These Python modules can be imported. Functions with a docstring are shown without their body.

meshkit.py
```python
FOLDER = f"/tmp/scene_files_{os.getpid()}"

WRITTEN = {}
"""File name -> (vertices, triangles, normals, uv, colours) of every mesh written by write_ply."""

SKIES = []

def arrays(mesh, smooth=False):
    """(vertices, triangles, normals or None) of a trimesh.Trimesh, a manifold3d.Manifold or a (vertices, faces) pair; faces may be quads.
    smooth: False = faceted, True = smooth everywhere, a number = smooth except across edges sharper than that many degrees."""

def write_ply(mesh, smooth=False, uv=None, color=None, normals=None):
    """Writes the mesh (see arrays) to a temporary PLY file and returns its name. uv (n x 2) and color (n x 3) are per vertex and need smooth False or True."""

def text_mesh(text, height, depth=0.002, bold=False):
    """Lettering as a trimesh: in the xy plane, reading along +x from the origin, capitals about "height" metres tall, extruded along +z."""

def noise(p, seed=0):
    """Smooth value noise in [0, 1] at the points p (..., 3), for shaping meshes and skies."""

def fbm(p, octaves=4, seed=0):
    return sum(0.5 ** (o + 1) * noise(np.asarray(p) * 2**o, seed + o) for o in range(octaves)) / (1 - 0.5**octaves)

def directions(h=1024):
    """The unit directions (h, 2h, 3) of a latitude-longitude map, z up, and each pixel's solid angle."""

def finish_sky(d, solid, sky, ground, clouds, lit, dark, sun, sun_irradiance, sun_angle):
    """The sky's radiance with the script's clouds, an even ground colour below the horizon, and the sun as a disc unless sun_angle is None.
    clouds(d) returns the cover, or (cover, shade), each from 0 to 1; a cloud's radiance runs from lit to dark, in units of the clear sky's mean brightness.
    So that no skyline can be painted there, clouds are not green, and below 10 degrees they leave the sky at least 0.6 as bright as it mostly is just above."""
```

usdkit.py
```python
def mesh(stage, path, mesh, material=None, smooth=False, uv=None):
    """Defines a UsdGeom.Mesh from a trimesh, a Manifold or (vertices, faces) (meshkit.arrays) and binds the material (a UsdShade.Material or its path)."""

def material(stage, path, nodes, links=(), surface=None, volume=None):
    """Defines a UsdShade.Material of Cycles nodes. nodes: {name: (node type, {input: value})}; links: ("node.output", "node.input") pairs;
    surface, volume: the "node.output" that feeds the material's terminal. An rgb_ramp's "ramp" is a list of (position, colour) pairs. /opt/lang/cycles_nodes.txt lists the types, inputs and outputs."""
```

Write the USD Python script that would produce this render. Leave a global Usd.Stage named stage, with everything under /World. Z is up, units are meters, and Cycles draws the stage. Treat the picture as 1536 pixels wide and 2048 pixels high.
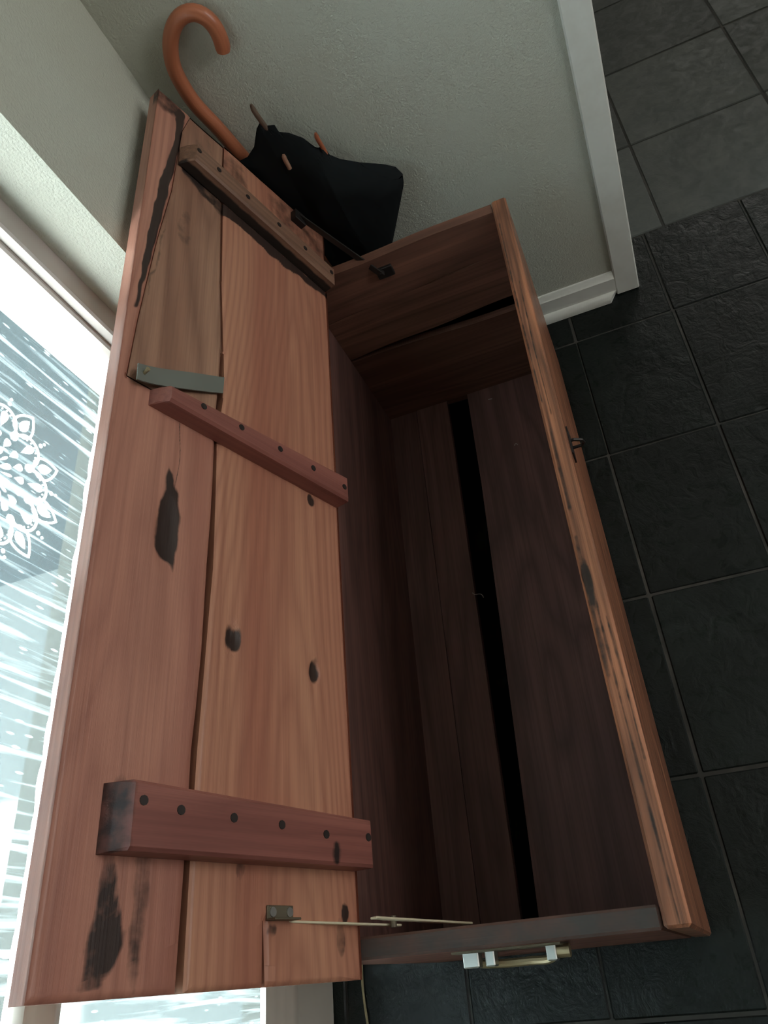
import math, random
import numpy as np, trimesh, shapely
from shapely.geometry import Polygon, LineString, Point, box as sbox
from shapely.ops import unary_union
from shapely import affinity
import manifold3d as m3
import usdkit, meshkit
from pxr import Usd, UsdGeom, UsdLux, UsdShade, Gf, Sdf, Vt

stage = Usd.Stage.CreateInMemory()
UsdGeom.SetStageUpAxis(stage, UsdGeom.Tokens.z)
UsdGeom.SetStageMetersPerUnit(stage, 1.0)
world = UsdGeom.Xform.Define(stage, '/World')
stage.SetDefaultPrim(world.GetPrim())
UsdGeom.Scope.Define(stage, '/World/Looks')
rng = np.random.default_rng(7)

# ------------------------------------------------------------------ camera
# world frame: x along the chest towards the far wall, y towards the glazed door, z up
CAM = np.array([-0.0247, -0.3687, 1.2697])
ROT = np.array([[-0.07591, -0.92029, -0.38580], [0.84507, -0.26504, 0.46432], [-0.52924, -0.29072, 0.79721]])
FPX = 1516.9
EXPOSURE = 0.0
u, s_, vt = np.linalg.svd(ROT); ROT = u @ vt
cam = UsdGeom.Camera.Define(stage, '/World/camera')
cam.CreateHorizontalApertureAttr(20.25)
cam.CreateVerticalApertureAttr(27.0)
cam.CreateFocalLengthAttr(FPX / 1536 * 20.25)
cam.CreateClippingRangeAttr(Gf.Vec2f(0.01, 200))
cam.CreateExposureAttr(EXPOSURE)
mm = np.eye(4); mm[:3, :3] = ROT; mm[3, :3] = CAM
cam.AddTransformOp().Set(Gf.Matrix4d(mm.tolist()))

# ------------------------------------------------------------------ sky, sun and added lights
dome = UsdLux.DomeLight.Define(stage, '/World/sky')
dome.CreateIntensityAttr(2.8)
dome.CreateColorAttr(Gf.Vec3f(0.90, 0.97, 1.0))

sun = UsdLux.DistantLight.Define(stage, '/World/sun')
sun.CreateAngleAttr(0.6); sun.CreateNormalizeAttr(True); sun.CreateIntensityAttr(5.0); sun.CreateColorAttr(Gf.Vec3f(1.0, 0.97, 0.92))
sd = np.array([.20, -.17, .965]); sd /= np.linalg.norm(sd)      # towards the sun: high, behind the house
sx_ = np.cross([0, 1.0, 0], sd); sx_ /= np.linalg.norm(sx_); t_ = np.eye(4); t_[0, :3], t_[1, :3], t_[2, :3] = sx_, np.cross(sd, sx_), sd
sun.AddTransformOp().Set(Gf.Matrix4d(t_.tolist()))

def rect_light(name, loc, look, w, h, power, color):
    l = UsdLux.RectLight.Define(stage, '/World/' + name)
    l.CreateWidthAttr(w); l.CreateHeightAttr(h); l.CreateIntensityAttr(power); l.CreateColorAttr(Gf.Vec3f(*color))
    z = -np.array(look, float); z /= np.linalg.norm(z)
    x = np.cross([0, 0, 1.0] if abs(z[2]) < .9 else [0, 1.0, 0], z); x /= np.linalg.norm(x); y = np.cross(z, x)
    t = np.eye(4); t[0, :3], t[1, :3], t[2, :3], t[3, :3] = x, y, z, loc
    l.AddTransformOp().Set(Gf.Matrix4d(t.tolist()))

rect_light('daylight_window_rear', (0.35, -2.33, 1.55), (0, 1, 0), 1.4, 1.3, 3.7, (0.98, 0.975, 0.96))  # unseen area light added at the rear to brighten the lid face
rect_light('daylight_window_passage', (3.63, -1.75, 1.45), (-1, 0, 0), 1.5, 1.5, 1.7, (1.0, 0.96, 0.91))  # second added lamp, out of view, brightens the passage and doorway

# ------------------------------------------------------------------ helpers
def lin(*c):
    c = np.array(c, float) / 255
    return tuple(np.where(c < .04045, c / 12.92, ((c + .055) / 1.055) ** 2.4))

USED = {}
def numbered(parent, name):
    k = parent + '/' + name; n = USED.get(k, -1) + 1; USED[k] = n
    return k if n == 0 else f'{k}_{n:03d}'

def tagp(prim, label=None, cat=None, group=None, kind=None):
    for k, v in (('label', label), ('category', cat), ('group', group), ('kind', kind)):
        if v: prim.SetCustomDataByKey(k, v)

class Thing:
    def __init__(self, name, label, cat, loc=(0, 0, 0), group=None):
        self.path = numbered('/World', name); self.loc = np.array(loc, float)
        x = UsdGeom.Xform.Define(stage, self.path); x.AddTranslateOp().Set(Gf.Vec3d(*map(float, loc)))
        tagp(x.GetPrim(), label, cat, group); self.prim = x.GetPrim()

class Part:
    def __init__(self, path, loc): self.path, self.loc = path, loc

def obj(name, mesh, m, parent=None, smooth=30, gfun=None, sfun=None, afun=None, **tags):
    """One Mesh prim. mesh is in world coordinates. gfun(v) gives grain-space coordinates, sfun(v) the mask of stains and painted shade."""
    loc = parent.loc if parent is not None else np.zeros(3)
    path = numbered(parent.path if parent is not None else '/World', name)
    v, f, n = meshkit.arrays(mesh, smooth)
    p = UsdGeom.Mesh.Define(stage, path)
    p.CreatePointsAttr(Vt.Vec3fArray.FromNumpy((v - loc).astype(np.float32)))
    p.CreateFaceVertexCountsAttr(Vt.IntArray.FromNumpy(np.full(len(f), 3, np.int32)))
    p.CreateFaceVertexIndicesAttr(Vt.IntArray.FromNumpy(f.astype(np.int32).ravel()))
    p.CreateSubdivisionSchemeAttr('none')
    if n is not None:
        p.CreateNormalsAttr(Vt.Vec3fArray.FromNumpy(n.astype(np.float32))); p.SetNormalsInterpolation('vertex')
    api = UsdGeom.PrimvarsAPI(p)
    if gfun is not None:
        api.CreatePrimvar('grain', Sdf.ValueTypeNames.Float3Array, 'vertex').Set(Vt.Vec3fArray.FromNumpy(gfun(v).astype(np.float32)))
        ar = afun(v) if afun is not None else np.zeros(len(v))
        api.CreatePrimvar('arch', Sdf.ValueTypeNames.FloatArray, 'vertex').Set(Vt.FloatArray.FromNumpy(ar.astype(np.float32)))
        st = sfun(v) if sfun is not None else np.zeros(len(v))
        api.CreatePrimvar('stain', Sdf.ValueTypeNames.FloatArray, 'vertex').Set(Vt.FloatArray.FromNumpy(np.clip(st, 0, 1).astype(np.float32)))
    UsdShade.MaterialBindingAPI.Apply(p.GetPrim()).Bind(MAT[m])
    tagp(p.GetPrim(), tags.get('label'), tags.get('cat'), tags.get('group'), tags.get('kind'))
    return Part(path, loc)

def struct(name, mesh, m, label=None, **k):
    return obj(name, mesh, m, None, label=label, cat=k.pop('cat', None), kind='structure', **k)

def cbox(lo, hi, c=0.002):
    lo, hi = np.array(lo, float), np.array(hi, float)
    pts = []
    for i in np.ndindex(2, 2, 2):
        k = np.where(np.array(i) == 1, hi, lo); sg = np.where(np.array(i) == 1, -1, 1) * c
        for a in range(3):
            q = k + sg; q[a] = k[a]; pts.append(q)
    return trimesh.convex.convex_hull(np.array(pts))

def fine(mesh, size):
    v, f = trimesh.remesh.subdivide_to_size(mesh.vertices, mesh.faces, size, max_iter=14)
    m = trimesh.Trimesh(v, f, process=True); return m

def tube(pts, r, sides=12, cap=True):
    pts = np.array(pts, float); n = len(pts); r = np.broadcast_to(r, n)
    t = np.gradient(pts, axis=0); t /= np.linalg.norm(t, axis=1, keepdims=True)
    nrm = np.cross(t[0], [0, 0, 1.0] if abs(t[0][2]) < .9 else [1.0, 0, 0]); nrm /= np.linalg.norm(nrm)
    rings = []
    for i in range(n):
        nrm = nrm - t[i] * (nrm @ t[i]); nrm /= np.linalg.norm(nrm); b = np.cross(t[i], nrm)
        a = np.linspace(0, 2 * np.pi, sides, endpoint=False)
        rings.append(pts[i] + r[i] * (np.cos(a)[:, None] * nrm + np.sin(a)[:, None] * b))
    v = np.vstack(rings + [pts[:1], pts[-1:]]); f = []
    for i in range(n - 1):
        for j in range(sides):
            a, b_, c, d = i * sides + j, i * sides + (j + 1) % sides, (i + 1) * sides + (j + 1) % sides, (i + 1) * sides + j
            f += [[a, b_, c], [a, c, d]]
    for j in range(sides):
        f += [[n * sides, (j + 1) % sides, j], [n * sides + 1, (n - 1) * sides + j, (n - 1) * sides + (j + 1) % sides]]
    m = trimesh.Trimesh(v, f, process=False); m.fix_normals(); return m

def spline(pts, n=60):
    from scipy.interpolate import CubicSpline
    pts = np.array(pts, float); d = np.r_[0, np.cumsum(np.linalg.norm(np.diff(pts, axis=0), axis=1))]
    return CubicSpline(d, pts)(np.linspace(0, d[-1], n))

def cyl(a, b, r, sides=10):
    return tube([np.array(a, float), (np.array(a, float) + b) / 2, np.array(b, float)], r, sides)

def extr(poly, depth):
    return trimesh.util.concatenate([trimesh.creation.extrude_polygon(g, depth, engine='earcut') for g in getattr(poly, 'geoms', [poly])])

# pixel of the photograph -> the plane of the open lid, used once to copy outlines into lid coordinates (metres)
def px_ray(uv):
    uv = np.atleast_2d(np.array(uv, float))
    q = np.stack([(uv[:, 0] - 768) / FPX, -(uv[:, 1] - 1024) / FPX, -np.ones(len(uv))], 1)
    return q @ ROT

# ------------------------------------------------------------------ materials
MAT = {}
def mat(name, nodes, links, surface):
    MAT[name] = usdkit.material(stage, '/World/Looks/' + name, nodes, links, surface=surface)

def plain(name, color, rough=.5, metal=0.0, spec=.5):
    mat(name, {'p': ('principled_bsdf', dict(base_color=color, roughness=rough, metallic=metal, specular_ior_level=spec))}, [], 'p.BSDF')

def wood(name, light, mid, dark, rough=.42, stain=(0.012, 0.012, 0.012), streak=.55, rings=.5, bump=.25, dust=None, spec=.4):
    """Board with the grain running along the first grain coordinate: broad tone, contour rings, fine streaks, pores."""
    n = {
        'g': ('attribute', {'attribute': 'grain'}), 's': ('attribute', {'attribute': 'stain'}), 'ar': ('attribute', {'attribute': 'arch'}),
        'm1': ('mapping', {'scale': (0.8, 6.0, 6.0)}), 'tone': ('noise_texture', {'scale': 1.0, 'detail': 3.0, 'roughness': .5, 'distortion': .25}),
        'mul': ('math', {'math_type': 'multiply_add', 'value2': 12.0}), 'ping': ('math', {'math_type': 'pingpong', 'value2': 0.5}), 'dbl': ('math', {'math_type': 'multiply', 'value2': 2.0}),
        'pw': ('math', {'math_type': 'power', 'value2': 1.6}), 'rw': ('math', {'math_type': 'multiply', 'value2': rings}),
        'm2': ('mapping', {'scale': (2.5, 170.0, 170.0)}), 'st': ('noise_texture', {'scale': 1.0, 'detail': 5.0, 'roughness': .62}),
        'm3': ('mapping', {'scale': (0.5, 13.0, 13.0), 'location': (3.1, 1.7, 9.2)}), 'br': ('noise_texture', {'scale': 1.0, 'detail': 2.0}),
        'brr': ('map_range', {'from_min': .35, 'from_max': .65, 'to_min': 0.0, 'to_max': 1.0, 'clamp': True}),
        'c1': ('mix', {'color1': light, 'color2': mid}),
        'c2': ('mix', {'color2': dark, 'use_clamp': True}),
        'str': ('map_range', {'from_min': .42, 'from_max': .72, 'to_min': 0.0, 'to_max': streak, 'clamp': True}),
        'c3': ('mix', {'color2': dark}),
        'sn': ('noise_texture', {'scale': 60.0, 'detail': 3.0}), 'sa': ('math', {'math_type': 'multiply_add', 'value2': .7, 'value3': -.35}),
        'sadd': ('math', {'math_type': 'add'}), 'sr': ('map_range', {'from_min': .32, 'from_max': .72, 'to_min': 0.0, 'to_max': .93, 'clamp': True}),
        'c4': ('mix', {'color2': stain}),
        'b': ('bump', {'strength': bump, 'distance': .002}),
        'p': ('principled_bsdf', {'roughness': rough, 'specular_ior_level': spec}),
    }
    l = [('g.vector', 'm1.vector'), ('m1.vector', 'tone.vector'), ('tone.fac', 'mul.value1'), ('ar.fac', 'mul.value3'), ('mul.value', 'ping.value1'), ('ping.value', 'dbl.value1'), ('dbl.value', 'pw.value1'), ('pw.value', 'rw.value1'),
         ('g.vector', 'm2.vector'), ('m2.vector', 'st.vector'), ('g.vector', 'm3.vector'), ('m3.vector', 'br.vector'), ('br.fac', 'brr.value'),
         ('brr.result', 'c1.fac'), ('c1.color', 'c2.color1'), ('rw.value', 'c2.fac'), ('st.fac', 'str.value'), ('c2.color', 'c3.color1'), ('str.result', 'c3.fac'),
         ('g.vector', 'sn.vector'), ('sn.fac', 'sa.value1'), ('s.fac', 'sadd.value1'), ('sa.value', 'sadd.value2'), ('sadd.value', 'sr.value'),
         ('c3.color', 'c4.color1'), ('sr.result', 'c4.fac'), ('st.fac', 'b.height'), ('b.normal', 'p.normal')]
    last = 'c4.color'
    if dust:
        n['dn'] = ('noise_texture', {'scale': 22.0, 'detail': 6.0, 'roughness': .65}); n['dr'] = ('map_range', {'from_min': .3, 'from_max': .6, 'to_min': .65, 'to_max': 1.0, 'clamp': True}); n['c5'] = ('mix', {'color2': dust})
        n['ge'] = ('geometry', {}); n['sx'] = ('separate_xyz', {}); n['up'] = ('math', {'math_type': 'multiply', 'use_clamp': True})
        l += [('g.vector', 'dn.vector'), ('dn.fac', 'dr.value'), ('ge.normal', 'sx.vector'), ('dr.result', 'up.value1'), ('sx.z', 'up.value2'), (last, 'c5.color1'), ('up.value', 'c5.fac')]; last = 'c5.color'
    l.append((last, 'p.base_color'))
    mat(name, n, l, 'p.BSDF')

wood('lid_wood', (.50, .235, .165), (.38, .148, .106), (.22, .078, .060), rings=.30, streak=.4)
wood('tan_lid_wood', (.54, .265, .165), (.41, .165, .105), (.25, .086, .060), rings=.38, streak=.4)
wood('patch_wood', (.44, .25, .165), (.33, .17, .11), (.16, .075, .052))
wood('batten_wood', (.33, .125, .098), (.26, .092, .074), (.13, .043, .036), rings=.4)
wood('old_batten_wood', (.30, .17, .11), (.23, .12, .08), (.07, .035, .025), rings=.3)
wood('rim_wood', (.46, .185, .095), (.34, .122, .064), (.065, .030, .022), rough=.34, streak=.95, rings=.65)
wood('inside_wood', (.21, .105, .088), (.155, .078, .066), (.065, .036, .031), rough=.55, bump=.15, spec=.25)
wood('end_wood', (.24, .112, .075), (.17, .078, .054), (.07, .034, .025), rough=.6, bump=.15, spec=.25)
wood('dusty_wood', (.22, .09, .06), (.17, .07, .048), (.07, .035, .027), rough=.7, dust=(.062, .055, .051), spec=.2)
wood('cane_wood', (.46, .155, .078), (.38, .12, .06), (.22, .066, .036), rough=.28, rings=.2, streak=.3)
wood('dark_stick', (.16, .10, .07), (.12, .08, .055), (.05, .03, .02), rough=.6)
plain('flat_black', (.004, .004, .004), 1.0, 0, 0.0)  # plain black for the ferrule and the sheets that darken the gaps
plain('iron', (.035, .03, .028), .5, .6)
plain('screw_dark', (.03, .022, .02), .55, .3)
plain('brass', (.55, .45, .28), .38, .85)
plain('tarnished_brass', (.15, .125, .085), .55, .5)
plain('chrome', (.55, .56, .54), .4, 1.0)
plain('flat_steel', (.19, .20, .175), .6, .25)
plain('pale_rod', (.72, .64, .46), .45, .2)
plain('black_cloth', (.010, .012, .013), .95, 0, .1)
plain('cord', (.38, .33, .20), .9)
plain('lint', (.45, .40, .36), .9)
plain('ceiling_paint', (.75, .74, .70), .9)

def painted(name, color, rough=.45, dirt=.25, scale=14.0):
    mat(name, {'t': ('geometry', {}), 'n': ('noise_texture', {'scale': scale, 'detail': 5.0, 'roughness': .65}),
               'r': ('map_range', {'from_min': .45, 'from_max': .75, 'to_min': 0.0, 'to_max': dirt, 'clamp': True}),
               'c': ('mix', {'color1': color, 'color2': tuple(np.array(color) * (.55, .5, .42))}), 'p': ('principled_bsdf', {'roughness': rough})},
        [('t.position', 'n.vector'), ('n.fac', 'r.value'), ('r.result', 'c.fac'), ('c.color', 'p.base_color')], 'p.BSDF')
painted('white_paint', (.74, .74, .69)); painted('frame_paint', (.37, .335, .31), .45, .12); painted('panel_paint', (.85, .80, .72), .4, .12)

# pebbled wall plaster with faint random brownish blotches
mat('plaster', {'t': ('geometry', {}), 'n': ('noise_texture', {'scale': 290.0, 'detail': 3.0, 'roughness': .55}), 'n2': ('noise_texture', {'scale': 3.2, 'detail': 3.0}),
                'r': ('map_range', {'from_min': .4, 'from_max': .7, 'to_min': 0.0, 'to_max': .30, 'clamp': True}),
                'c': ('mix', {'color1': (.52, .53, .46), 'color2': (.46, .43, .33)}), 'b': ('bump', {'strength': .7, 'distance': .0025}), 'p': ('principled_bsdf', {'roughness': .85, 'specular_ior_level': .25})},
    [('t.position', 'n.vector'), ('t.position', 'n2.vector'), ('n2.fac', 'r.value'), ('r.result', 'c.fac'), ('c.color', 'p.base_color'), ('n.fac', 'b.height'), ('b.normal', 'p.normal')], 'p.BSDF')

def slate(name, a, b, rough, bump):
    mat(name, {'t': ('geometry', {}), 'oi': ('object_info', {}), 'n': ('noise_texture', {'scale': 9.0, 'detail': 7.0, 'roughness': .62, 'distortion': .7}),
               'n2': ('noise_texture', {'scale': 34.0, 'detail': 5.0, 'roughness': .6, 'distortion': 1.2}), 'n3': ('noise_texture', {'scale': 120.0, 'detail': 3.0}),
               'c': ('mix', {'color1': a, 'color2': b}), 'cr': ('map_range', {'from_min': .35, 'from_max': .7, 'clamp': True}),
               'h': ('math', {'math_type': 'multiply_add', 'value2': .5}), 'h2': ('math', {'math_type': 'multiply_add', 'value2': .12}),
               'v': ('hsv', {}), 'vm': ('map_range', {'from_min': 0.0, 'from_max': 1.0, 'to_min': .75, 'to_max': 1.25}),
               'rr': ('map_range', {'from_min': .35, 'from_max': .65, 'to_min': rough - .14, 'to_max': rough + .12, 'clamp': True}),
               'b': ('bump', {'strength': bump, 'distance': .012}), 'p': ('principled_bsdf', {'specular_ior_level': .3})},
        [('t.position', 'n.vector'), ('t.position', 'n2.vector'), ('t.position', 'n3.vector'), ('n.fac', 'cr.value'), ('cr.result', 'c.fac'), ('c.color', 'v.color'), ('oi.random', 'vm.value'), ('vm.result', 'v.value'),
         ('n2.fac', 'h.value1'), ('n.fac', 'h.value3'), ('n3.fac', 'h2.value1'), ('h.value', 'h2.value3'), ('h2.value', 'b.height'), ('b.normal', 'p.normal'), ('n2.fac', 'rr.value'), ('rr.result', 'p.roughness'), ('v.color', 'p.base_color')], 'p.BSDF')
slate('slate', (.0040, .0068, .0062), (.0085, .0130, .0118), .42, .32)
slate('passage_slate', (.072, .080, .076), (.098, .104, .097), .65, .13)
mat('grout', {'t': ('geometry', {}), 'n': ('noise_texture', {'scale': 5.0, 'detail': 5.0, 'roughness': .65}), 'r': ('rgb_ramp', {'ramp': [(0.0, (.022, .023, .021)), (.5, (.036, .036, .032)), (.64, (.075, .07, .062)), (1.0, (.14, .13, .12))]}), 'p': ('principled_bsdf', {'roughness': .9})},
    [('t.position', 'n.vector'), ('n.fac', 'r.fac'), ('r.color', 'p.base_color')], 'p.BSDF')

# patterned "rain" glass: clear vertical runs between milky ones
mat('clear_glass', {'tr': ('transparent_bsdf', {'color': (.96, .985, .985)}), 'gl': ('glossy_bsdf', {'roughness': .03, 'color': (1, 1, 1)}), 'fr': ('fresnel', {'IOR': 1.3}), 'ge': ('geometry', {}), 'inv': ('math', {'math_type': 'subtract', 'value1': 1.0}), 'fm': ('math', {'math_type': 'multiply'}), 'm': ('mix_closure', {})}, [('ge.backfacing', 'inv.value2'), ('inv.value', 'fm.value1'), ('fr.fac', 'fm.value2'), ('fm.value', 'm.fac'), ('tr.BSDF', 'm.closure1'), ('gl.BSDF', 'm.closure2')], 'm.closure')
mat('rain_film', {'t': ('geometry', {}), 'm': ('mapping', {'scale': (85.0, 85.0, 4.0)}), 'n': ('noise_texture', {'scale': 1.0, 'detail': 3.0, 'roughness': .55, 'distortion': .5}),
                   'm2': ('mapping', {'scale': (110.0, 110.0, 28.0)}), 'v': ('voronoi_texture', {'scale': 1.0}), 'vr': ('map_range', {'from_min': .10, 'from_max': .19, 'to_min': 1.0, 'to_max': 0.0, 'clamp': True}),
                   'r': ('map_range', {'from_min': .50, 'from_max': .70, 'to_min': 0.0, 'to_max': 1.0, 'clamp': True}), 'mx': ('math', {'math_type': 'maximum'}),
                   'tc': ('transparent_bsdf', {'color': (.44, .475, .48)}), 'tw': ('transparent_bsdf', {'color': (.66, .70, .71)}),
                   'tl': ('translucent_bsdf', {'color': (.72, .77, .79)}), 'mk': ('mix_closure', {'fac': .45}), 'ms': ('mix_closure', {}),
                   'fr': ('fresnel', {'IOR': 1.45}), 'inv': ('math', {'math_type': 'subtract', 'value1': 1.0}), 'fm': ('math', {'math_type': 'multiply'}), 'gl': ('glossy_bsdf', {'roughness': .12, 'color': (.9, .9, .9)}), 'out': ('mix_closure', {})},
    [('t.position', 'm.vector'), ('m.vector', 'n.vector'), ('t.position', 'm2.vector'), ('m2.vector', 'v.vector'), ('v.distance', 'vr.value'), ('n.fac', 'r.value'), ('r.result', 'mx.value1'), ('vr.result', 'mx.value2'),
     ('tw.BSDF', 'mk.closure1'), ('tl.BSDF', 'mk.closure2'), ('mx.value', 'ms.fac'), ('tc.BSDF', 'ms.closure1'), ('mk.closure', 'ms.closure2'), ('t.backfacing', 'inv.value2'), ('inv.value', 'fm.value1'), ('fr.fac', 'fm.value2'), ('fm.value', 'out.fac'), ('ms.closure', 'out.closure1'), ('gl.BSDF', 'out.closure2')], 'out.closure')
mat('decal_white', {'tl': ('translucent_bsdf', {'color': (.95, .97, .97)}), 'd': ('principled_bsdf', {'base_color': (.9, .9, .9), 'roughness': .5}), 'tr': ('transparent_bsdf', {'color': (.98, .99, .99)}), 'm': ('mix_closure', {'fac': .94}), 'm2': ('mix_closure', {'fac': .3})},
    [('d.BSDF', 'm.closure1'), ('tl.BSDF', 'm.closure2'), ('m.closure', 'm2.closure1'), ('tr.BSDF', 'm2.closure2')], 'm2.closure')
painted('paving', (.86, .86, .84), .9, .12, 2.0); painted('outside_wall', (.37, .405, .425), .9, .3, 3.0)

# ------------------------------------------------------------------ structure: the room
XW, XP = 1.195, 1.335           # far wall, its two faces
YW, YD = 0.150, 0.250           # wall with the glazed door: room face, frame face
YG = 0.262                      # glass
XR = 0.828                      # reveal of the door recess
H_ROOM = 2.5
B = cbox
def bx(lo, hi): return cbox(lo, hi, 1e-4)
def joined(*ms): return trimesh.util.concatenate(list(ms))

# far wall, its doorway from y=-0.526 to -1.40
struct('wall_far', joined(bx((XW, -.480, 0), (XP, .35, H_ROOM)), bx((XW, -1.40, 2.05), (XP, -.480, H_ROOM)), bx((XW, -3.0, 0), (XP, -1.40, H_ROOM))), 'plaster')
struct('wall_window', joined(bx((XR, YW, 0), (XW, .29, H_ROOM)), bx((-2.5, YW, 2.15), (XR, .29, H_ROOM)), bx((-2.5, YW, 0), (-.455, .29, H_ROOM))), 'plaster')
struct('wall_rear', joined(bx((-2.5, -2.3, 0), (XP, -2.2, .9)), bx((-2.5, -2.3, 2.2), (XP, -2.2, H_ROOM)), bx((-2.5, -2.3, .9), (-.35, -2.2, 2.2)), bx((1.05, -2.3, .9), (XP, -2.2, 2.2))), 'plaster')
struct('wall_near', bx((-2.6, -2.3, 0), (-2.5, .36, H_ROOM)), 'plaster')
struct('ceiling', bx((-2.6, -2.7, H_ROOM), (3.75, .36, H_ROOM + .1)), 'ceiling_paint')
struct('wall_passage', joined(bx((3.5, -2.6, 0), (3.6, .36, .7)), bx((3.5, -2.6, 2.2), (3.6, .36, H_ROOM)), bx((3.5, -2.6, .7), (3.6, -2.5, 2.2)), bx((3.5, -1.0, .7), (3.6, .36, 2.2)), bx((XP, .26, 0), (3.6, .36, H_ROOM)), bx((XP, -2.7, 0), (3.6, -2.6, H_ROOM))), 'plaster')
struct('window_2', bx((-.4, -2.36, .88), (1.1, -2.34, 2.5)), 'ceiling_paint')  # opaque panel added behind the rear light to block the sky
struct('window_3', bx((3.66, -2.55, .65), (3.68, -.95, 2.5)), 'ceiling_paint')  # solid sheet added behind the passage light, keeps sky and sun out
floor = struct('floor', bx((-2.6, -2.7, -.12), (3.7, .36, -.0027)), 'grout')

# slate tiles, each a piece of the floor
def tile(lo, hi, m, edge=.0019):
    z = float(rng.uniform(-.0012, .0))
    j = rng.uniform(-.0012, .0012, 4)
    msh = cbox((lo[0] + edge + j[0], lo[1] + edge + j[1], -.012), (hi[0] - edge + j[2], hi[1] - edge + j[3], z), .0022)
    obj('tile', msh, m, floor, smooth=False)
xk, sx, yj, sy = .5049 - 0.2972 * 3, .2972, -.3709 - .2 * 6, .2
for i in range(-1, 7):
    for j in range(0, 10):
        x0, y0 = xk + i * sx, yj + j * sy
        x1 = min(x0 + sx, 1.338); y1 = min(y0 + sy, YD + .05)
        if x1 - x0 < .02 or y1 - y0 < .02: continue
        if x0 > 1.19 and not -.6 > y0 + .0 and y0 > -.50: continue
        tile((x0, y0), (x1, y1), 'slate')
for i in range(4):
    for j in range(-5, 3):
        x0, y0 = 1.338 + i * .299, -.614 + j * .301
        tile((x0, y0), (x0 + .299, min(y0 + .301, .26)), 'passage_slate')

# skirting along the far wall: bevelled board with a bead at the floor
def profile_run(prof, y0, y1, x_wall, mitre=0.0):
    m = extr(Polygon(prof), y1 - y0); v = m.vertices; d, z, t = v[:, 0], v[:, 1], v[:, 2]
    near = t < (y1 - y0) / 2
    m.vertices = np.stack([x_wall - d, y0 + t + near * mitre * np.maximum(0, d - .012) / .012, z], 1); m.fix_normals(); return m
q = [(.0115 + .0125 * math.cos(a), .003 + .0165 * math.sin(a)) for a in np.linspace(math.pi / 2, 0, 7)]
struct('baseboard_far', profile_run([(0, 0), (0, .066), (.004, .0655), (.0085, .056), (.0115, .0535)] + q + [(.024, 0)], -.4785, YW, XW, .016), 'white_paint', smooth=25)
struct('trim_1', joined(cbox((XW - .008, -.526, 0), (XP + .008, -.479, 2.05), .0025), cbox((XW - .008, -1.45, 2.0501), (XP + .008, -.479, 2.10), .0025), cbox((XW - .008, -1.448, 0), (XP + .008, -1.40, 2.05), .0025)), 'white_paint')

# the glazed door in its recess
door = Part('/World/door_1', np.array([0., 0, 0]))
UsdGeom.Xform.Define(stage, '/World/door_1'); USED['/World/door_1'] = 0
tagp(stage.GetPrimAtPath('/World/door_1'), 'glazed door with cream frame and streaked rain glass behind the chest', None, None, 'structure')
X0 = -.42
obj('jamb', joined(cbox((.783, YD, .0), (.80, YG + .006, 2.15), .003), cbox((.790, YD - .018, .0), (XR + .05, YG + .012, 2.15), .003)), 'frame_paint', door)
obj('jamb', cbox((X0 - .04, YD, .0), (X0 + .005, YG + .04, 2.15), .003), 'frame_paint', door)
obj('lower_panel', joined(cbox((X0, YD, .0), (.795, YG + .03, .125), .003)), 'panel_paint', door)
q = [(.25, .120), (.2465, .124), (.246, .140), (.250, .150), (.250, .160), (.2535, .172), (.2535, .180), (.2575, .196), (YG + .03, .200), (YG + .03, .120)]
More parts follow.
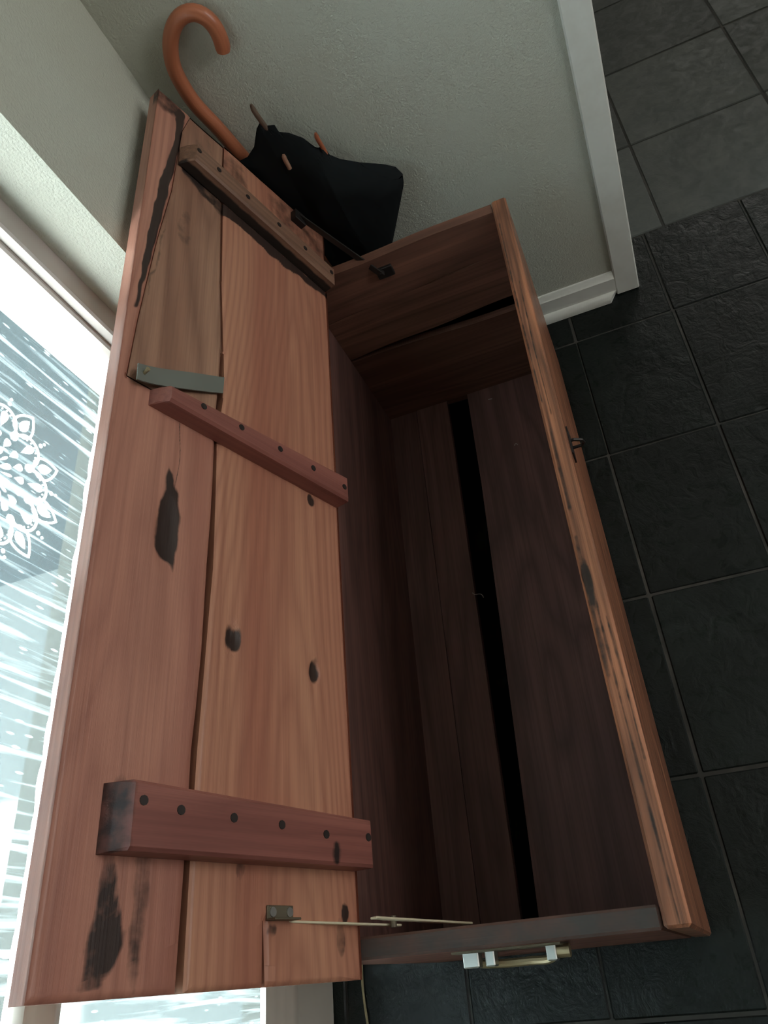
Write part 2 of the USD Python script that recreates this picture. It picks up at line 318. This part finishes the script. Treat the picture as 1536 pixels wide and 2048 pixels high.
def xrun(pts, x0, x1):
    m = extr(Polygon(pts), x1 - x0); v = m.vertices.copy(); m.vertices = np.stack([x0 + v[:, 2], v[:, 0], v[:, 1]], 1); m.fix_normals(); return m
obj('glazing_bead', xrun(q, X0, .793), 'panel_paint', door, smooth=40)
q = [(.254, .588), (.25, .597), (.2465, .604), (.2465, .626), (.2505, .632), (.2505, .6375), (.2575, .644), (YG + .03, .646), (YG + .03, .588)]
obj('glazing_bar', xrun(q, X0, .793), 'panel_paint', door, smooth=40)
obj('glass_pane', cbox((X0, YG - .0005, .197), (.793, YG + .0035, .590), .0004), 'clear_glass', door, smooth=False)
obj('glass_pane', cbox((X0, YG - .0005, .645), (.793, YG + .0035, 2.15), .0004), 'clear_glass', door, smooth=False)

def drop(r0, r1, w, ang):
    t = np.linspace(0, 2 * np.pi, 20, endpoint=False); c, s = np.cos(t), np.sin(t)
    L = (r1 - r0) / 2; g = Polygon(np.stack([(r0 + r1) / 2 + L * c, w * s * (0.55 + .45 * c)], 1))
    return affinity.rotate(g, ang, origin=(0, 0))
def petal(r0, r1, w, ang):
    t = np.linspace(0, 1, 9); up = np.stack([r0 + (r1 - r0) * t, w * np.sin(np.pi * t ** .75) ** .8], 1)
    return affinity.rotate(Polygon(np.vstack([up, up[-2:0:-1] * (1, -1)])).buffer(0), ang, origin=(0, 0))
def mandala():
    A = 36.0; sh = [Point(0, 0).buffer(.010), Point(0, 0).buffer(.0165).difference(Point(0, 0).buffer(.0135))]
    for k in range(10):
        a = k * A - 25.5
        sh += [drop(.018, .040, .0062, a), drop(.043, .058, .0075, a), drop(.043, .058, .0075, a + 18), drop(.022, .040, .003, a + 18)]
        lobe = affinity.rotate(affinity.translate(Point(0, 0).buffer(.0225), .074, 0), a + 18, origin=(0, 0))
        inn = affinity.rotate(affinity.translate(Point(0, 0).buffer(.0185), .074, 0), a + 18, origin=(0, 0))
        sh += [lobe.difference(inn).difference(Point(0, 0).buffer(.068)), drop(.064, .088, .0085, a + 18)]
        for d in (-50, -25, 0, 25, 50):
            sh.append(affinity.rotate(Point(.074 + .0157 * math.cos(math.radians(d)), .0157 * math.sin(math.radians(d))).buffer(.0014), a + 18, origin=(0, 0)))
        out = petal(.074, .120, .0165, a); sh += [out.difference(out.buffer(-.0034)), petal(.084, .108, .0068, a), petal(.062, .078, .006, a)]
        sh += [affinity.rotate(Point(.103, 0).buffer(.0030), a + 18, origin=(0, 0)), affinity.rotate(Point(.1105, 0).buffer(.0022), a + 18, origin=(0, 0))]
    return unary_union(sh)
MANDALA = mandala()
UNDER = affinity.translate(affinity.scale(MANDALA, .943, .943, origin=(0, 0)), .491, .801)
def film(z0, z1):
    xs = np.linspace(X0 + .01, .703, 90); zs = z0 + .004 * np.abs(np.sin(xs * 61)) * meshkit.noise(np.stack([xs * 25, 0 * xs, 0 * xs], 1), 8) + .0005
    pts = list(zip(xs, zs)) + [(.703, z1), (X0 + .01, z1)]
    m = extr(Polygon(pts).difference(UNDER), .0004); v = m.vertices.copy(); m.vertices = np.stack([v[:, 0], YG - .0007 - v[:, 2], v[:, 1]], 1); m.fix_normals(); return m
obj('privacy_film', film(.204, .584), 'rain_film', door, smooth=False, label='streaked film on the lower pane')
obj('privacy_film', film(.652, 2.14), 'rain_film', door, smooth=False, label='streaked film on the upper pane')

# outside: paving and the grey return of the building
struct('ground', bx((-9, .45, -.2), (9, 12, -.1)), 'paving')
struct('wall_outside', joined(bx((1.0, .30, -.1), (1.2, 5.0, 2.8))), 'outside_wall')

# mandala sticker on the upper pane
md = extr(MANDALA, .0006); v = md.vertices.copy()
md.vertices = np.stack([.491 + v[:, 0] * .943, YG - .0021 + v[:, 2], .801 + v[:, 1] * .943], 1)
obj('window_sticker', md, 'decal_white', smooth=False, label='white mandala flower sticker on the streaked glass of the door', cat='sticker')

# ------------------------------------------------------------------ the chest
L, D, H = 1.053, .3268, .4455
YB = .070                       # outer back of the chest
TN, TF = .021, .0245
TILT = .2912
UP = np.array([0, math.sin(TILT), math.cos(TILT)]); NRM = np.array([0, -math.cos(TILT), math.sin(TILT)])   # up the lid; out of its inner face
HINGE = np.array([0, 0, H])
chest = Thing('wooden_chest', 'open reddish wooden chest with raised battened lid, standing on slate tiles against the glazed door', 'chest', (L / 2, (YB - D) / 2, 0))

def gx(off=0.0):
    o = rng.uniform(-5, 5, 3)
    return lambda v: np.stack([v[:, 0], v[:, 1], v[:, 2]], 1) + o
def gy():
    o = rng.uniform(-5, 5, 3)
    return lambda v: np.stack([v[:, 1], v[:, 0], v[:, 2]], 1) + o
def lid_ab(v):
    d = v - HINGE
    return np.stack([d[:, 0], d @ UP, d @ NRM], 1)
def gl():
    o = rng.uniform(-5, 5, 3); return lambda v: lid_ab(v) + o
def gb():
    o = rng.uniform(-5, 5, 3); return lambda v: lid_ab(v)[:, [1, 0, 2]] + o
def from_lid(m):
    v = m.vertices; m.vertices = HINGE + np.outer(v[:, 0], [1, 0, 0]) + np.outer(v[:, 1], UP) + np.outer(v[:, 2], NRM); return m
def px_lid(uv, off=0.0):
    d = px_ray(uv); P = HINGE + NRM * off
    t = ((P - CAM) @ NRM) / (d @ NRM); return lid_ab(CAM + d * t[:, None] )[:, :2]
def wob(a, b, s, k): return (meshkit.noise(np.stack([a * s, b * s, np.zeros_like(a)], 1), k) - .5) * 2

# front board with its cracked top
def rim_stain(v):
    x, y, z = v.T; out = np.zeros(len(v))
    def crack(pts, w):
        p = np.array(pts); yy = np.interp(x, p[:, 0], p[:, 1], left=9, right=9); ww = w * (.6 + .8 * meshkit.noise(np.stack([x * 40, 0 * x, 0 * x], 1), 3))
        return np.clip(1.3 - np.abs(y - yy) / ww, 0, 1)
    for pts, w in (([(.0, -.317), (.09, -.3155), (.2, -.3135), (.3, -.313), (.36, -.314)], .0022), ([(.24, -.307), (.30, -.3075), (.335, -.3065), (.42, -.3085)], .0040), ([(.15, -.3225), (.24, -.3215), (.31, -.320)], .0018),
                   ([(.45, -.309), (.52, -.3085), (.58, -.309)], .0028), ([(.60, -.315), (.72, -.314), (.86, -.3165)], .0016), ([(.62, -.307), (.8, -.306), (1.0, -.308)], .002)):
        out = np.maximum(out, crack(pts, w))
    blob = np.clip(1.5 - ((x - .352) / .034) ** 2 - ((y + .3095) / .006) ** 2, 0, 1)
    return .8 * np.maximum(out * .72, blob) * (z > H - .006)
obj('front_board', fine(cbox((0, -D, .012), (L, -D + TF, H), .003), .011), 'rim_wood', chest, gfun=gx(), sfun=rim_stain, label='front board with cracked orange-brown top edge')
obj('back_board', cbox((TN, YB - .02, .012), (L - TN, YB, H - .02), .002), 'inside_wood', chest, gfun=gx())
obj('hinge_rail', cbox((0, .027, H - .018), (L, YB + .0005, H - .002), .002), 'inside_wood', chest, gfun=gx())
# near end board (dusty top), far end made of three boards with dark gaps
obj('end_board', cbox((0, -D + TF + .001, .012), (TN, YB - .0, H - .0025), .0025), 'dusty_wood', chest, gfun=gy(), label='near end board with grey dusty top edge')
def end_plank(zlo0, zlo1, zhi0, zhi1):
    """far end plank: lower and upper edges given at y=-.303 and y=.05"""
    ya, yb = -D + TF + .001, YB; pts = [(ya, zlo0)]
    for k in np.linspace(0, 1, 12): pts.append((ya + (yb - ya) * k, zlo0 + (zlo1 - zlo0) * k + .0018 * math.sin(k * 11 + zlo0 * 50)))
    for k in np.linspace(1, 0, 12): pts.append((ya + (yb - ya) * k, zhi0 + (zhi1 - zhi0) * k + .0015 * math.sin(k * 9 + zhi0 * 40)))
    m = extr(Polygon(pts).buffer(0), TN); v = m.vertices.copy(); m.vertices = np.stack([L - TN + v[:, 2], v[:, 0], v[:, 1]], 1); m.fix_normals(); return m
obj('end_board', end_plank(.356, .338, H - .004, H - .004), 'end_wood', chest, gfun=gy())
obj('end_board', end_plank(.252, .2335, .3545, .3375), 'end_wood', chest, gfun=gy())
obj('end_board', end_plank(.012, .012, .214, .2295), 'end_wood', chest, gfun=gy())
obj('gap_backing', cbox((L - .006, -D + TF, .19), (L - .001, YB - .001, .30), .0005), 'flat_black', chest)
# bottom boards with the open slot between them
def flat_board(pts, z0, z1):
    m = extr(Polygon(pts), z1 - z0); m.vertices[:, 2] += z0; return fine(m, .05)
xa, xb = TN + .0005, L - TN - .0005
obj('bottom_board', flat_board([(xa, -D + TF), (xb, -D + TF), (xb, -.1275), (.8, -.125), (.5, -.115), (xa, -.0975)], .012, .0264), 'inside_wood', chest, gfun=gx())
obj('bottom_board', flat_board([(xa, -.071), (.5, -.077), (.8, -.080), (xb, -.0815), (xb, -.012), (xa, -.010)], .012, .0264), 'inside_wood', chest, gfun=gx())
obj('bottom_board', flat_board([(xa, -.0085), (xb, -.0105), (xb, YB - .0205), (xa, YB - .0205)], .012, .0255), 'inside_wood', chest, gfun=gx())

obj('gap_backing', cbox((xa, -.14, .004), (xb, -.06, .0115), .0005), 'flat_black', chest)  # added black sheet, puts the deep shade of the slot into colour

# ---- lid planks in lid coordinates (a along, b up, c out of the inner face)
LX0, LX1, LH, LT = -.0168, 1.139, .3585, .022
Pz = lambda arr: px_lid(arr)
gap_pts = np.array([(.700, .2135, .0018), (.66, .2125, .0032), (.625, .2135, .0035), (.56, .218, .002), (.50, .2165, .0025), (.44, .216, .0032), (.38, .2165, .0045), (.33, .2178, .0035), (.28, .219, .0028), (.22, .2215, .003), (.178, .224, .0036), (.12, .2245, .003), (.07, .225, .0032), (.02, .2258, .0036), (-.03, .2262, .004)])
def ribbon(p):
    p = np.array(p); up = np.stack([p[:, 0], p[:, 1] + p[:, 2]], 1); dn = np.stack([p[:, 0], p[:, 1] - p[:, 2]], 1)
    return Polygon(np.vstack([up, dn[::-1]])).buffer(0)
gap = ribbon(gap_pts)
split = ribbon([(-.03, .133, .0019), (0, .1335, .0014), (.022, .134, .0008), (.036, .1345, .0003)])
# wedge let into the far upper part of the lid
left = [(1.145, .297), (1.084, .3105), (.936, .316), (.828, .328), (.736, .3355), (.661, .341), (.575, .345)]
right = [(.575, .2155), (.645, .2115), (.703, .2145), (.83, .2235), (1.026, .2305), (1.145, .233)]
wedge = Polygon(left + right)
whole = sbox(LX0, 0, LX1, LH)
lower_zone = Polygon([(-.1, -.1), (1.3, -.1), (1.3, .2335)] + [(1.145, .2335), (1.026, .231), (.83, .224)] + [(p[0], p[1]) for p in gap_pts] + [(-.1, .2265)])
lower = whole.intersection(lower_zone).difference(gap).difference(split).difference(wedge.buffer(.0008))
upper = whole.difference(lower_zone).difference(gap).difference(wedge.buffer(.0012))
patch = whole.intersection(wedge).difference(gap.buffer(.0005))
def biggest(g): return max(getattr(g, 'geoms', [g]), key=lambda q: q.area)
Z = lambda x, y: (x / 3.268 + 230, y / 3.268 + 160)
band = Polygon(Pz([Z(*p) for p in [(402, 190), (395, 380), (325, 560), (275, 720), (250, 850), (205, 1050), (165, 1300), (125, 1500), (150, 1500), (175, 1400), (240, 1150), (270, 1040), (315, 880), (355, 700), (395, 560), (440, 400), (462, 240)]])).buffer(0)
hole = Polygon(Pz([(340, 932), (330, 970), (318, 1010), (312, 1060), (311, 1095), (322, 1112), (335, 1124), (344, 1138), (349, 1118), (357, 1085), (360, 1030), (358, 985), (348, 960)])).buffer(0)
low1 = Polygon(Pz([(225, 1555), (212, 1640), (205, 1700), (190, 1800), (172, 1880), (150, 1992), (200, 1992), (222, 1930), (240, 1880), (248, 1820), (238, 1770), (228, 1700), (245, 1640), (253, 1560)])).buffer(0)
low2 = Polygon(Pz([(272, 1700), (262, 1800), (258, 1880), (250, 1995), (270, 1995), (283, 1900), (300, 1800), (304, 1705)])).buffer(0)
under = Polygon([(.985, -.004), (.974, .0), (.970, .11), (.973, .24), (.992, .306), (1.008, .306), (1.003, .24), (.995, .1), (.990, -.004)])  # dark strip on the lid along the near edge of the far batten
crack = LineString(Pz([Z(345, 920), Z(330, 980), Z(305, 1040), Z(300, 1130), Z(285, 1200), Z(262, 1225), Z(240, 1275), Z(236, 1340), Z(228, 1400)])).buffer(.0016)
def poly_mask(poly, a, b, soft):
    x0, y0, x1, y1 = poly.bounds; near = (a > x0 - soft) & (a < x1 + soft) & (b > y0 - soft) & (b < y1 + soft)
    shapely.prepare(poly); pts = shapely.points(a[near], b[near]); d = shapely.distance(poly.exterior, pts); ins = shapely.contains(poly, pts)
    out = np.zeros(len(a)); out[near] = np.clip(.5 + np.where(ins, d, -d) / soft, 0, 1); return out
def oval(a, b, ca, cb, ra, rb): return np.clip(1.6 - 1.0 * (((a - ca) / ra) ** 2 + ((b - cb) / rb) ** 2), 0, 1)
KN = [(.304, .183, .0165, .0105), (.294, .058, .0155, .0095)]
def lid_stain_shade(v):
    q = lid_ab(v); a, b = q[:, 0].copy(), q[:, 1].copy()
    a2 = a + .006 * wob(a, b, 60, 1); b2 = b + .002 * wob(a, b * 3, 50, 2)
    o = np.zeros(len(v))
    o = np.maximum(o, .95 * poly_mask(band, a2, b2, .004)); o = np.maximum(o, 1.0 * poly_mask(hole, a2, b2, .007))
    o = np.maximum(o, (.46 + .3 * oval(a, b, .022, .296, .05, .02)) * poly_mask(low1, a2, b2, .005)); o = np.maximum(o, (.56) * poly_mask(low2, a2, b2, .006))
    for ca, cb, ra, rb in KN: o = np.maximum(o, .9 * oval(a2, b2, ca, cb, ra, rb))
    for ca, cb, ra, rb, s in [(.022, .296, .022, .010, .9), (.538, .056, .010, .007, .8), (.041, .022, .008, .006, .8), (.08, .165, .010, .006, .5), (.03, .125, .006, .006, .55), (.02, .03, .02, .006, .45), (.092, .10, .012, .006, .5), (1.08, .27, .05, .02, .5), (1.125, .345, .03, .03, .6), (1.10, .05, .05, .09, .5), (.885, .29, .04, .012, .45), (1.1, .21, .03, .03, .5)]:  # low oval beyond the far batten is shade painted onto the wood
        o = np.maximum(o, s * oval(a2, b2, ca, cb, ra, rb))
    o = np.maximum(o, .8 * np.clip(1 - np.abs(b - (.2705 + .002 * np.sin(a * 60))) / .0014, 0, 1) * ((a > .43) & (a < .548)))
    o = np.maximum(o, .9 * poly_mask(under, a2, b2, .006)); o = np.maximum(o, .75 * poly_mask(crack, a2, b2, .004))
    return o * (q[:, 2] > -.012)
def arch(bc, wid, per):
    def f(v):
        q = lid_ab(v); c = bc + .012 * np.sin(q[:, 0] * 5.3); u = np.abs(q[:, 1] - c) / wid
        return 2.0 * np.sqrt(u * u + .05) + .8 * u * u + q[:, 0] / per
    return f
def plank(poly, c0, c1, size, round_=.0025, amp=.0006):
    poly = biggest(poly); m = fine(extr(poly, c1 - c0), size); v = m.vertices.copy(); v[:, 2] += c0
    d = shapely.distance(poly.exterior, shapely.points(v[:, 0], v[:, 1]))
    top = v[:, 2] > c1 - 1e-6
    v[:, 2] -= top * (round_ * np.clip(1 - d / .0045, 0, 1) ** 1.5 + amp * (meshkit.noise(v * (9, 45, 0), 5)))
    for ca, cb, ra, rb in KN + [(.40, .278, .045, .014)]:
        v[:, 2] -= top * .002 * np.clip(1.2 - ((v[:, 0] - ca) / ra) ** 2 - ((v[:, 1] - cb) / rb) ** 2, 0, 1)
    m.vertices = v; return from_lid(m)
obj('lid_plank', plank(upper, -LT, 0, .0085), 'lid_wood', chest, gfun=gl(), sfun=lid_stain_shade, afun=arch(.30, .075, .40), smooth=50, label='upper lid plank with a dark burnt hollow')
obj('lid_plank', plank(lower, -LT, 0, .0085), 'tan_lid_wood', chest, gfun=gl(), sfun=lid_stain_shade, afun=arch(.095, .055, .22), smooth=50, label='lower lid plank with two dark knots')
obj('lid_plank', plank(patch, -LT, -.0015, .0085), 'patch_wood', chest, gfun=gl(), sfun=lambda v: lid_stain_shade(v) * .8, smooth=50, label='paler brown wedge let into the lid')
fill = whole.intersection(unary_union([gap.buffer(.008), split.buffer(.006), wedge.boundary.buffer(.006)])).intersection(sbox(LX0 + .001, .002, LX1 - .001, LH - .002))
fl = extr(fill, .010); fl.vertices[:, 2] -= LT + .0105; obj('gap_backing', from_lid(fl), 'flat_black', chest)

# battens across the lid, screws sunk in them
def dark_flank(v):  # near side of the far batten, darker towards its foot
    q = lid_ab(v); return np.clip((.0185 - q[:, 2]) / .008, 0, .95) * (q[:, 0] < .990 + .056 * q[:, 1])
def batten(x, w_hi, w_lo, tilt_x, b0, b1, prot, m, screws, end_bevel=.02, label=None):
    """x: near edge at b=0; w: width at the top / bottom; tilt_x: how far the near edge runs over its length"""
    def ring(b, c, sh=0): 
        k = (b - b0) / (b1 - b0); xn = x + tilt_x * k; w = w_lo + (w_hi - w_lo) * k
        return [(xn + sh, b, c), (xn + w - sh, b, c)]
    be = .003
    v = ring(b0, 0) + ring(b0, prot - be) + ring(b0 + be, prot, be) + ring(b1 - end_bevel, prot, be) + ring(b1 - .004, prot * .45, .001) + ring(b1, 0)
    v += ring(b1 - end_bevel, prot - be)
    h = trimesh.convex.convex_hull(np.array(v)); h = fine(h, .012)
    p = obj('batten', from_lid(h), m, chest, gfun=gb(), label=label, sfun=(lambda v: np.maximum(.9 * oval(lid_ab(v)[:, 0], lid_ab(v)[:, 1], .094, .062, .011, .008), .62 * np.clip((lid_ab(v)[:, 1] - .299) / .010, 0, 1))) if x < .2 else (dark_flank if x > .9 else None))
    for a, b in screws:
        s = trimesh.creation.cylinder(.0042, .003, sections=10); s.vertices += (a, b, prot - .0007); obj('screw', from_lid(s), 'screw_dark', p)
    return p
batten(.083, .055, .0475, -.001, .003, .317, .028, 'batten_wood', [(.1205, .296), (.1165, .258), (.1155, .199), (.1145, .139), (.1105, .077), (.1125, .011)], .012, 'near batten, widest and flattest')
B2 = batten(.5490, .022, .040, -.001, .003, .316, .025, 'batten_wood', [(.5655, .259), (.567, .201), (.5685, .136), (.569, .075), (.568, .013)], .012)
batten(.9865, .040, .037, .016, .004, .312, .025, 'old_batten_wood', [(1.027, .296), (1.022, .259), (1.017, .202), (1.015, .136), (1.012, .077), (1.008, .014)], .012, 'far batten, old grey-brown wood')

# flat metal strip nailed over the end of the wedge
tt = np.linspace(0, 1, 9)[:, None]; bow = .003 * np.sin(np.pi * tt) * np.array([1.0, 0])
e0 = np.array([.5845, .343]) + (np.array([.6545, .2135]) - [.5845, .343]) * tt - bow * .4; e1 = np.array([.5615, .342]) + (np.array([.627, .2145]) - [.5615, .342]) * tt - bow
sp = Polygon(np.vstack([e0, e1[::-1]]))
sm = fine(extr(sp, .0018), .012); vv = sm.vertices; k = (vv[:, 1] - .2) / .14; vv[:, 2] += .0012 + .004 * np.sin(np.pi * np.clip(k, 0, 1)) ** 2 + .012 * np.clip(k - .05, 0, 1) ** 3
ms = obj('metal_strip', from_lid(sm), 'flat_steel', chest, label='bent grey metal strip across the lid')
nm = tube([(.577, .333, .002), (.577, .333, .012), (.5785, .3335, .020)], (.0018, .0018, .0028), 8); obj('nail', from_lid(nm), 'brass', ms)

# folding lid stays
def bar(p0, p1, w, t):
    """flat bar between two points, thin along x"""
    p0, p1 = np.array(p0, float), np.array(p1, float); d = p1 - p0; l = np.linalg.norm(d); d /= l
    s = np.cross(d, [1, 0, 0]); s /= np.linalg.norm(s); n = np.cross(s, d)
    c = cbox((-l / 2 - w / 2, -w / 2, -t / 2), (l / 2 + w / 2, w / 2, t / 2), min(t, w) * .25)
    v = c.vertices; c.vertices = (p0 + p1) / 2 + np.outer(v[:, 0], d) + np.outer(v[:, 1], s) + np.outer(v[:, 2], n); return c
def lidpt(a, b, c): return HINGE + np.array([a, 0, 0]) + b * UP + c * NRM
br = cbox((.037, .099, 0), (.0485, .133, .0022), .0005); br = joined(br, cbox((.0355, .099, 0), (.0375, .133, .013), .0005))
pbr = obj('stay_bracket', from_lid(br), 'tarnished_brass', chest, label='brass bracket of the near lid stay')
for b in (.1045, .1265):
    s = trimesh.creation.cylinder(.0042, .0016, sections=14); s.vertices += (.0428, b, .0026); obj('screw', from_lid(s), 'chrome', pbr)
ST = dict(a0=(.0352, .0335, .5405), a1=(.0302, -.026, .408), b0=(.0333, -.0385, .490), b1=(.0283, -.0865, .345))
obj('stay_arm', bar(ST['a0'], ST['a1'], .009, .0022), 'pale_rod', chest)
obj('stay_arm', bar(ST['b0'], ST['b1'], .009, .0022), 'pale_rod', chest)
obj('stay_joint', cyl((.0275, -.030, .425), (.0385, -.030, .425), .0035), 'tarnished_brass', chest)
obj('stay_bracket', cbox((TN - .0005, -.097, .325), (TN + .0045, -.077, .352), .001), 'tarnished_brass', chest)
pf0 = lidpt(1.112, .070, .010); pf1 = np.array([1.021, -.090, .415])
obj('stay_arm', bar(pf0, pf1, .011, .0026), 'iron', chest, label='dark iron stay at the far end')
obj('stay_bracket', joined(cbox((L - TN - .006, -.112, .398), (L - TN + .0005, -.082, .420), .001), cyl((1.016, -.092, .413), (1.030, -.092, .413), .005)), 'iron', chest)
obj('stay_bracket', from_lid(cbox((1.100, .058, -.001), (1.122, .084, .012), .001)), 'iron', chest)

# hasp staple on the front and the handle plate of the near end
th = np.linspace(-.5 * np.pi, 1.5 * np.pi, 20)
ring = [(.570, -D - .011 + .0085 * math.sin(t), .405 + .0085 * math.cos(t)) for t in th[:-1]]
obj('staple', joined(tube([(.570, -D + .004, .4145), (.570, -D - .006, .415), (.570, -D - .016, .409), (.570, -D - .018, .403), (.570, -D - .014, .397), (.570, -D + .004, .3965)], .0022, 8), cbox((.548, -D - .0022, .392), (.592, -D + .0005, .419), .0006)), 'iron', chest)
zc = .385
obj('handle_plate', cbox((-.0022, -.198, zc - .022), (.0005, -.084, zc + .022), .0006), 'tarnished_brass', chest)
hb = [(-.006, -.190, zc), (-.012, -.184, zc - .004), (-.0135, -.165, zc - .012), (-.0135, -.14, zc - .014), (-.013, -.118, zc - .010), (-.010, -.100, zc - .004), (-.006, -.094, zc)]
hd = obj('handle', tube(spline(hb, 30), .0042, 10), 'brass', chest)
for y0, y1 in ((-.109, -.092), (-.126, -.116), (-.190, -.180)):
    obj('handle_clip', cbox((-.0155, y0, zc - .006), (.0005, y1, zc + .010), .0012), 'chrome', chest)
obj('handle_end', cyl((-.0075, -.188, zc + .002), (-.0075, -.203, zc + .002), .0062, 12), 'brass', chest)

# ------------------------------------------------------------------ walking stick in the corner
XC = 1.176
def at_x(uv, x):
    d = px_ray(uv); t = (x - CAM[0]) / d[:, 0]; return CAM + d * t[:, None]
hook = at_x([(447, 103), (441, 78), (428, 52), (409, 33), (385, 25), (362, 33), (346, 58), (341, 95), (348, 135), (366, 172), (392, 210), (425, 245), (458, 282)], XC)
lo = hook[-1]; dr = np.array([0, .070 * .16, .070]) / .070; foot = lo - dr * (lo[2] - .004)
pts = spline(np.vstack([hook, lo + (foot - lo) * .25, lo + (foot - lo) * .6, foot]), 140)
rad = np.full(140, .0118); rad[100:] = np.linspace(.0118, .0095, 40); rad[0] = .0100
cane = Thing('walking_stick', 'varnished orange-brown walking stick with a crook handle, leaning in the corner behind the lid', 'walking stick', (XC, float(foot[1]), 0))
dd = np.r_[0, np.cumsum(np.linalg.norm(np.diff(pts, axis=0), axis=1))]
def gcane(v):
    from scipy.spatial import cKDTree
    k = cKDTree(pts).query(v)[1]; return np.stack([dd[k], v[:, 1] - pts[k, 1], v[:, 0]], 1)
obj('shaft', tube(pts[:-3], rad[:-3], 18), 'cane_wood', cane, smooth=50, gfun=gcane)
obj('ferrule', tube(pts[-6:] , .0112, 14), 'flat_black', cane, gfun=None)

# ------------------------------------------------------------------ black bag with sticks between chest and wall
bagpx = [(470, 330), (495, 318), (508, 298), (513, 262), (519, 250), (530, 256), (549, 254), (558, 268), (578, 270), (606, 280), (630, 298), (638, 300), (645, 292), (660, 314), (680, 322), (720, 329), (770, 333), (792, 338), (806, 352), (808, 368), (800, 410), (790, 462), (783, 495)]
prof = at_x(bagpx, 1.148)[:, 1:]
prof = np.vstack([prof, [(-.105, .25), (-.085, .06), (-.06, .012), (.01, .012), (.022, .10), (.020, .35), (.028, .50)]])
bp = Polygon(prof).buffer(0).buffer(.003).buffer(-.003)
bm = fine(extr(bp, .02), .010); v = bm.vertices.copy()
d = shapely.distance(bp.exterior, shapely.points(v[:, 0], v[:, 1])); k = np.clip(d / .045, 0, 1); puff = np.sqrt(1 - (1 - k) ** 2)
frontness = np.clip((.0 - v[:, 0]) / .06, 0, 1) * np.clip((.62 - v[:, 1]) / .1, 0, 1)
half = np.where(v[:, 2] > .01, 1, -1)
wr = (meshkit.fbm(np.stack([v[:, 0] * 14, v[:, 1] * 9, 0 * v[:, 0]], 1), 3, 4) - .5) * .010 * k
X = 1.153 + half * (.001 + .0065 * puff) - (half < 0) * (frontness * .030 * puff + np.abs(wr))
bm.vertices = np.stack([X, v[:, 0], v[:, 1]], 1); bm.fix_normals()
bag = Thing('cloth_bag', 'slim black cloth bag squeezed between the chest end and the wall, sticks poking out', 'bag', (1.15, -.05, 0))
obj('sack', bm, 'black_cloth', bag, smooth=60)
def stick(px0, px1, x, r, m, label, extra):
    a, b = at_x([px0, px1], x); dirn = (b - a) / np.linalg.norm(b - a); e = b + dirn * extra
    p = spline([a, a + (b - a) * .5 + (0, .001, 0), b, (b + e) / 2, e], 16); r_ = np.full(16, r); r_[0] = r * .55; r_[1] = r * .8
    o = obj('stick', tube(p, r_, 9), m, None, smooth=50, gfun=lambda v: v[:, [2, 1, 0]] + 2, label=label, cat='stick')
stick((502, 209), (528, 250), 1.153, .0042, 'dark_stick', 'tallest dark wooden stick poking out of the top of the black bag', .02)
stick((631, 266), (646, 296), 1.151, .0038, 'cane_wood', 'short reddish stick tip showing above the edge of the black bag', .012)
stick((567, 309), (578, 333), 1.143, .0040, 'patch_wood', 'pale stick end showing on the flat of the black bag', .004)

# ------------------------------------------------------------------ cord on the floor, lint in the chest
cp = [(.10, .185, .003), (.02, .197, .003), (-.02, .1985, .003), (-.05, .196, .003), (-.07, .1935, .003), (-.12, .185, .003), (-.2, .18, .003)]
obj('cord', tube(spline(cp, 50), .0021, 8), 'cord', smooth=60, label='thin pale cord lying on the slate floor behind the near end of the chest', cat='cord')
def lint(pts, r, label): obj('lint', tube(spline(pts, 14), r, 5), 'lint', smooth=60, label=label, cat='lint', group=None)
zb = .0264 + .0009
lint([(.575, -.074, zb), (.570, -.079, zb), (.569, -.084, zb + .001), (.560, -.093, zb)], .0007, 'pale curl of lint lying across the dark slot in the chest bottom')
lint([(.866, -.204, zb), (.870, -.207, zb), (.866, -.210, zb)], .0007, 'small tuft of lint on the front bottom board of the chest')
lint([(1.000, -.170, zb), (.998, -.178, zb)], .0007, 'straight shred of lint near the far end of the chest bottom')
